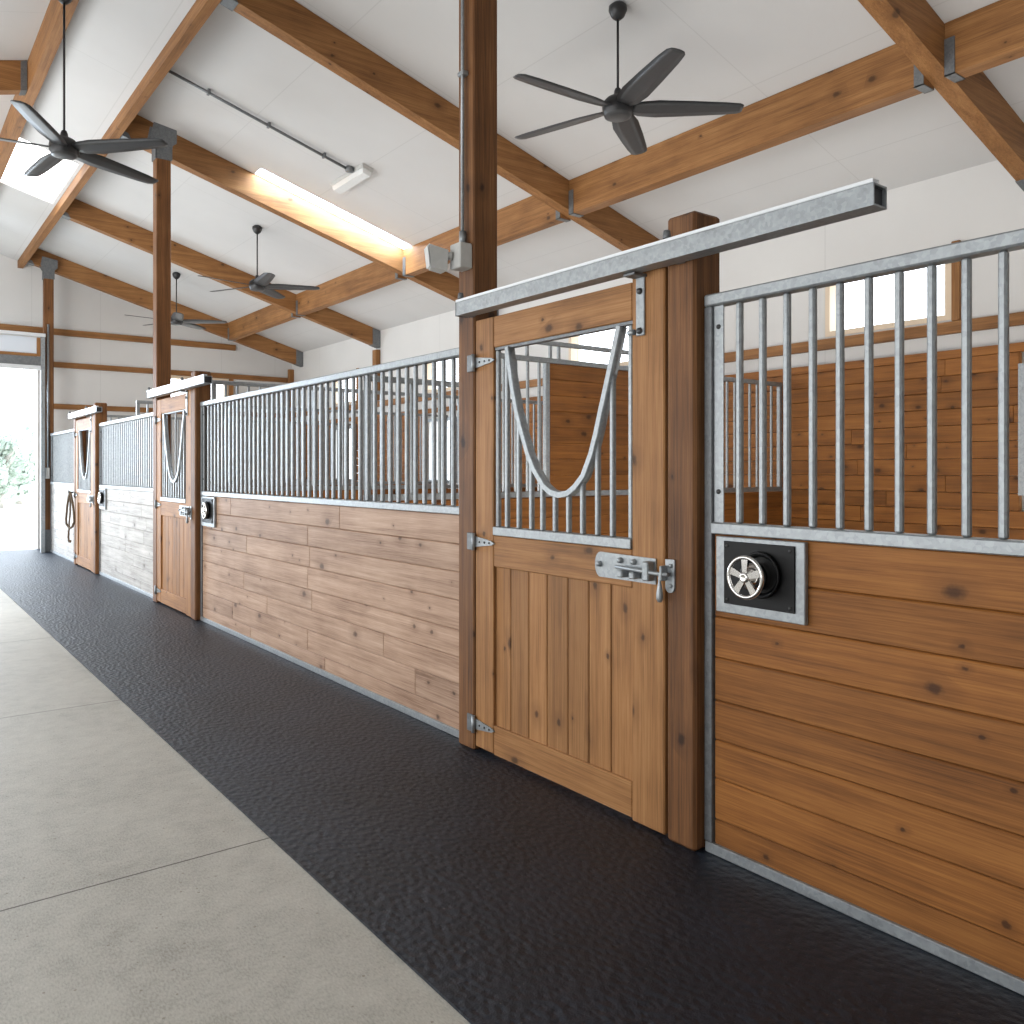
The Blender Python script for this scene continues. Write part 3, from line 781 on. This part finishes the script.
# ------------------------------------------------------------------ halter
hx, hy = 2.47, 14.74
hd = Vector((-.30, .95, 0))
def hp(s, z, o=0.0): return (hx+hd.x*s-o, hy+hd.y*s, z)
H = T('rope_halter', 'brown rope halter hung in a loop beside the farthest stall door', 'halter', (hx, hy, 1.15))
H.p('hook', MB().tube([(2.529, 14.86, 1.16), (2.47, 14.80, 1.16), (2.455, 14.76, 1.155), (2.45, 14.74, 1.185)], .012, 8), M['bolt'])
H.p('loop', MB().tube([hp(.0, 1.165), hp(.05, 1.09), hp(.10, .92), hp(.13, .74), hp(.12, .66), hp(.06, .62), hp(.0, .60), hp(-.07, .63), hp(-.12, .70), hp(-.11, .85), hp(-.06, 1.02), hp(-.02, 1.13)], .017, 8, closed=True), M['rope'])
H.p('strap', MB().tube([hp(.03, 1.12), hp(.0, 1.0), hp(.01, .8), hp(.04, .66), hp(.03, .62)], .013, 8), M['rope'])
H.p('lead', MB().tube([hp(.02, .62), hp(.05, .55), hp(.06, .45), hp(.04, .38), hp(.0, .385), hp(-.01, .41)], .015, 8), M['rope'])

# ------------------------------------------------------------------ trees outside
def tree(x, y, h, w, label, seed):
    rng = random.Random(seed)
    t_ = T('tree', label, 'tree', (x, y, 0), 'hazy trees beyond the far opening')
    g = MB().tube([(x, y, -.05), (x+.1, y, h*.35), (x, y+.1, h*.7)], [.16, .12, .05], 8)
    for k_ in range(5):
        a = rng.uniform(0, 6.28)
        g.tube([(x+.05, y, h*rng.uniform(.25, .5)), (x+w*.3*math.cos(a), y+w*.3*math.sin(a), h*rng.uniform(.55, .75))], [.06, .025], 6)
    t_.p('trunk', g, M['bark'])
    g = MB(); lumps = []
    for k_ in range(16):
        a = rng.uniform(0, 6.28); r = rng.uniform(0, .38)*w; zz = rng.uniform(.18, .86)*h
        lumps.append((x+r*math.cos(a), y+r*math.sin(a), zz, rng.uniform(.14, .24)*w*(1.15-.5*zz/h)))
    for (lx, ly, lz, lr) in lumps:
        for _ in range(150):
            d_ = Vector((rng.gauss(0, 1), rng.gauss(0, 1), rng.gauss(0, 1))).normalized()
            p = Vector((lx, ly, lz)) + d_*lr*rng.uniform(.6, 1.05)
            if p.z < .1: continue
            n_ = (d_ + Vector((rng.uniform(-1, 1), rng.uniform(-1, 1), rng.uniform(-1, 1)))*.7).normalized()
            u = n_.orthogonal().normalized(); v = n_.cross(u); s = rng.uniform(.08, .17)
            vs = [g.bm.verts.new(p+u*s), g.bm.verts.new(p+v*s*.6), g.bm.verts.new(p-u*s), g.bm.verts.new(p-v*s*.6)]
            g.bm.faces.new(vs)
    t_.p('foliage', g, M['leaf'])
TL = ['tall pale tree at the left edge of the far opening', 'pale rounded tree beyond the opening, second from its left edge', 'low pale tree in the middle of the far opening', 'pale bushy tree close to the right jamb of the opening', 'pale tree partly cut off by the right jamb']
for i, (x, y, h, w_) in enumerate([(4.1, 40, 4.0, 3.4), (5.3, 44.5, 3.5, 3.0), (6.1, 49, 3.0, 3.0), (6.9, 53, 3.6, 3.0), (7.8, 58, 4.6, 3.6)]):
    tree(x, y, h, w_, TL[i], 20+i)

# ------------------------------------------------------------------ light
W = bpy.data.worlds.new('sky'); S.world = W; W.use_nodes = True
nt = W.node_tree; nt.nodes.clear()
o = nt.nodes.new('ShaderNodeOutputWorld'); b = nt.nodes.new('ShaderNodeBackground')
tc = nt.nodes.new('ShaderNodeTexCoord'); sp = nt.nodes.new('ShaderNodeSeparateXYZ'); rp = nt.nodes.new('ShaderNodeValToRGB')
nt.links.new(tc.outputs['Generated'], sp.inputs[0]); nt.links.new(sp.outputs[2], rp.inputs[0])
rp.color_ramp.elements[0].position = 0.0; rp.color_ramp.elements[0].color = (.90, .95, 1, 1)
rp.color_ramp.elements[1].position = .7; rp.color_ramp.elements[1].color = (.72, .85, 1, 1)
nt.links.new(rp.outputs[0], b.inputs[0]); b.inputs[1].default_value = 6.0
nt.links.new(b.outputs[0], o.inputs[0])
def lamp(name, kind, loc, rot, power, col=(1, 1, 1), size=None, portal=False, angle=None):
    l = bpy.data.lights.new(name, kind); l.energy = power; l.color = col
    if kind == 'AREA':
        l.shape = 'RECTANGLE'; l.size, l.size_y = size
        if portal: l.cycles.is_portal = True
    if angle: l.angle = angle
    q = bpy.data.objects.new(name, l); C.objects.link(q); q.location = loc; q.rotation_euler = rot; return q
R = math.radians
lamp('sun', 'SUN', (20, 0, 30), (0, R(32), R(20)), 4.0, (1, .96, .9), angle=R(2))
# sky light through the two aisle openings
lamp('portal_far', 'AREA', (.03, YF+.24, 1.75), (R(-90), 0, 0), 1, size=(4.8, 3.5), portal=True)
#lamp('portal_near', 'AREA', (.03, YN-.24, 1.75), (R(90), 0, 0), 1, size=(4.8, 3.5), portal=True)
# added fill lamp before the closed left wall, facing the stall fronts
lamp('left_fill', 'AREA', (-4.6, 7.5, 2.0), (0, R(-90), 0), 640, (.98, .99, 1), size=(3.0, 17.0))
lamp('up_fill', 'AREA', (-2.2, 6.0, 1.0), (R(180), 0, 0), 85, (1, .995, .98), size=(3.5, 18.0))  # added lamp facing up to brighten the ceiling

lamp('stall_up_fill', 'AREA', (5.3, 7.0, 2.75), (R(180), 0, 0), 60, (1, .995, .98), size=(3.0, 20.0))  # added upward lamp, lifts the ceiling above the stalls
lamp('stall_fill', 'AREA', (2.76, 7.5, .75), (0, R(-90), 0), 260, (1, .97, .92), size=(.9, 17.0))  # added fill lamp hidden behind the front planks, lights the lining
lamp('gable_wash', 'AREA', (-2.2, 9.0, 2.6), (R(90), 0, R(-12)), 230, (1, .995, .98), size=(3.0, 3.0))  # added soft lamp out of view to brighten the far wall
lamp('far_fill', 'AREA', (-1.0, 19.7, 2.5), (R(-74), 0, R(10)), 560, (.70, .84, 1), size=(3.2, 3.2))  # added softbox outside the far door, aimed at the far panels
# ------------------------------------------------------------------ camera
cam = bpy.data.cameras.new('camera'); co_ = bpy.data.objects.new('camera', cam); C.objects.link(co_)
co_.location = (0, 0, 1.5); co_.rotation_euler = (R(90), 0, R(-37.25))
cam.sensor_width = 36; cam.lens = 840/1024*36; cam.shift_y = -41/1024; cam.clip_start = .05; cam.clip_end = 800
S.camera = co_
S.view_settings.view_transform = 'Standard'
S.view_settings.look = 'None'
S.view_settings.exposure = 0.0
S.cycles.use_denoising = True
S.cycles.max_bounces = 10
S.cycles.diffuse_bounces = 6
S.cycles.sample_clamp_indirect = 6.0
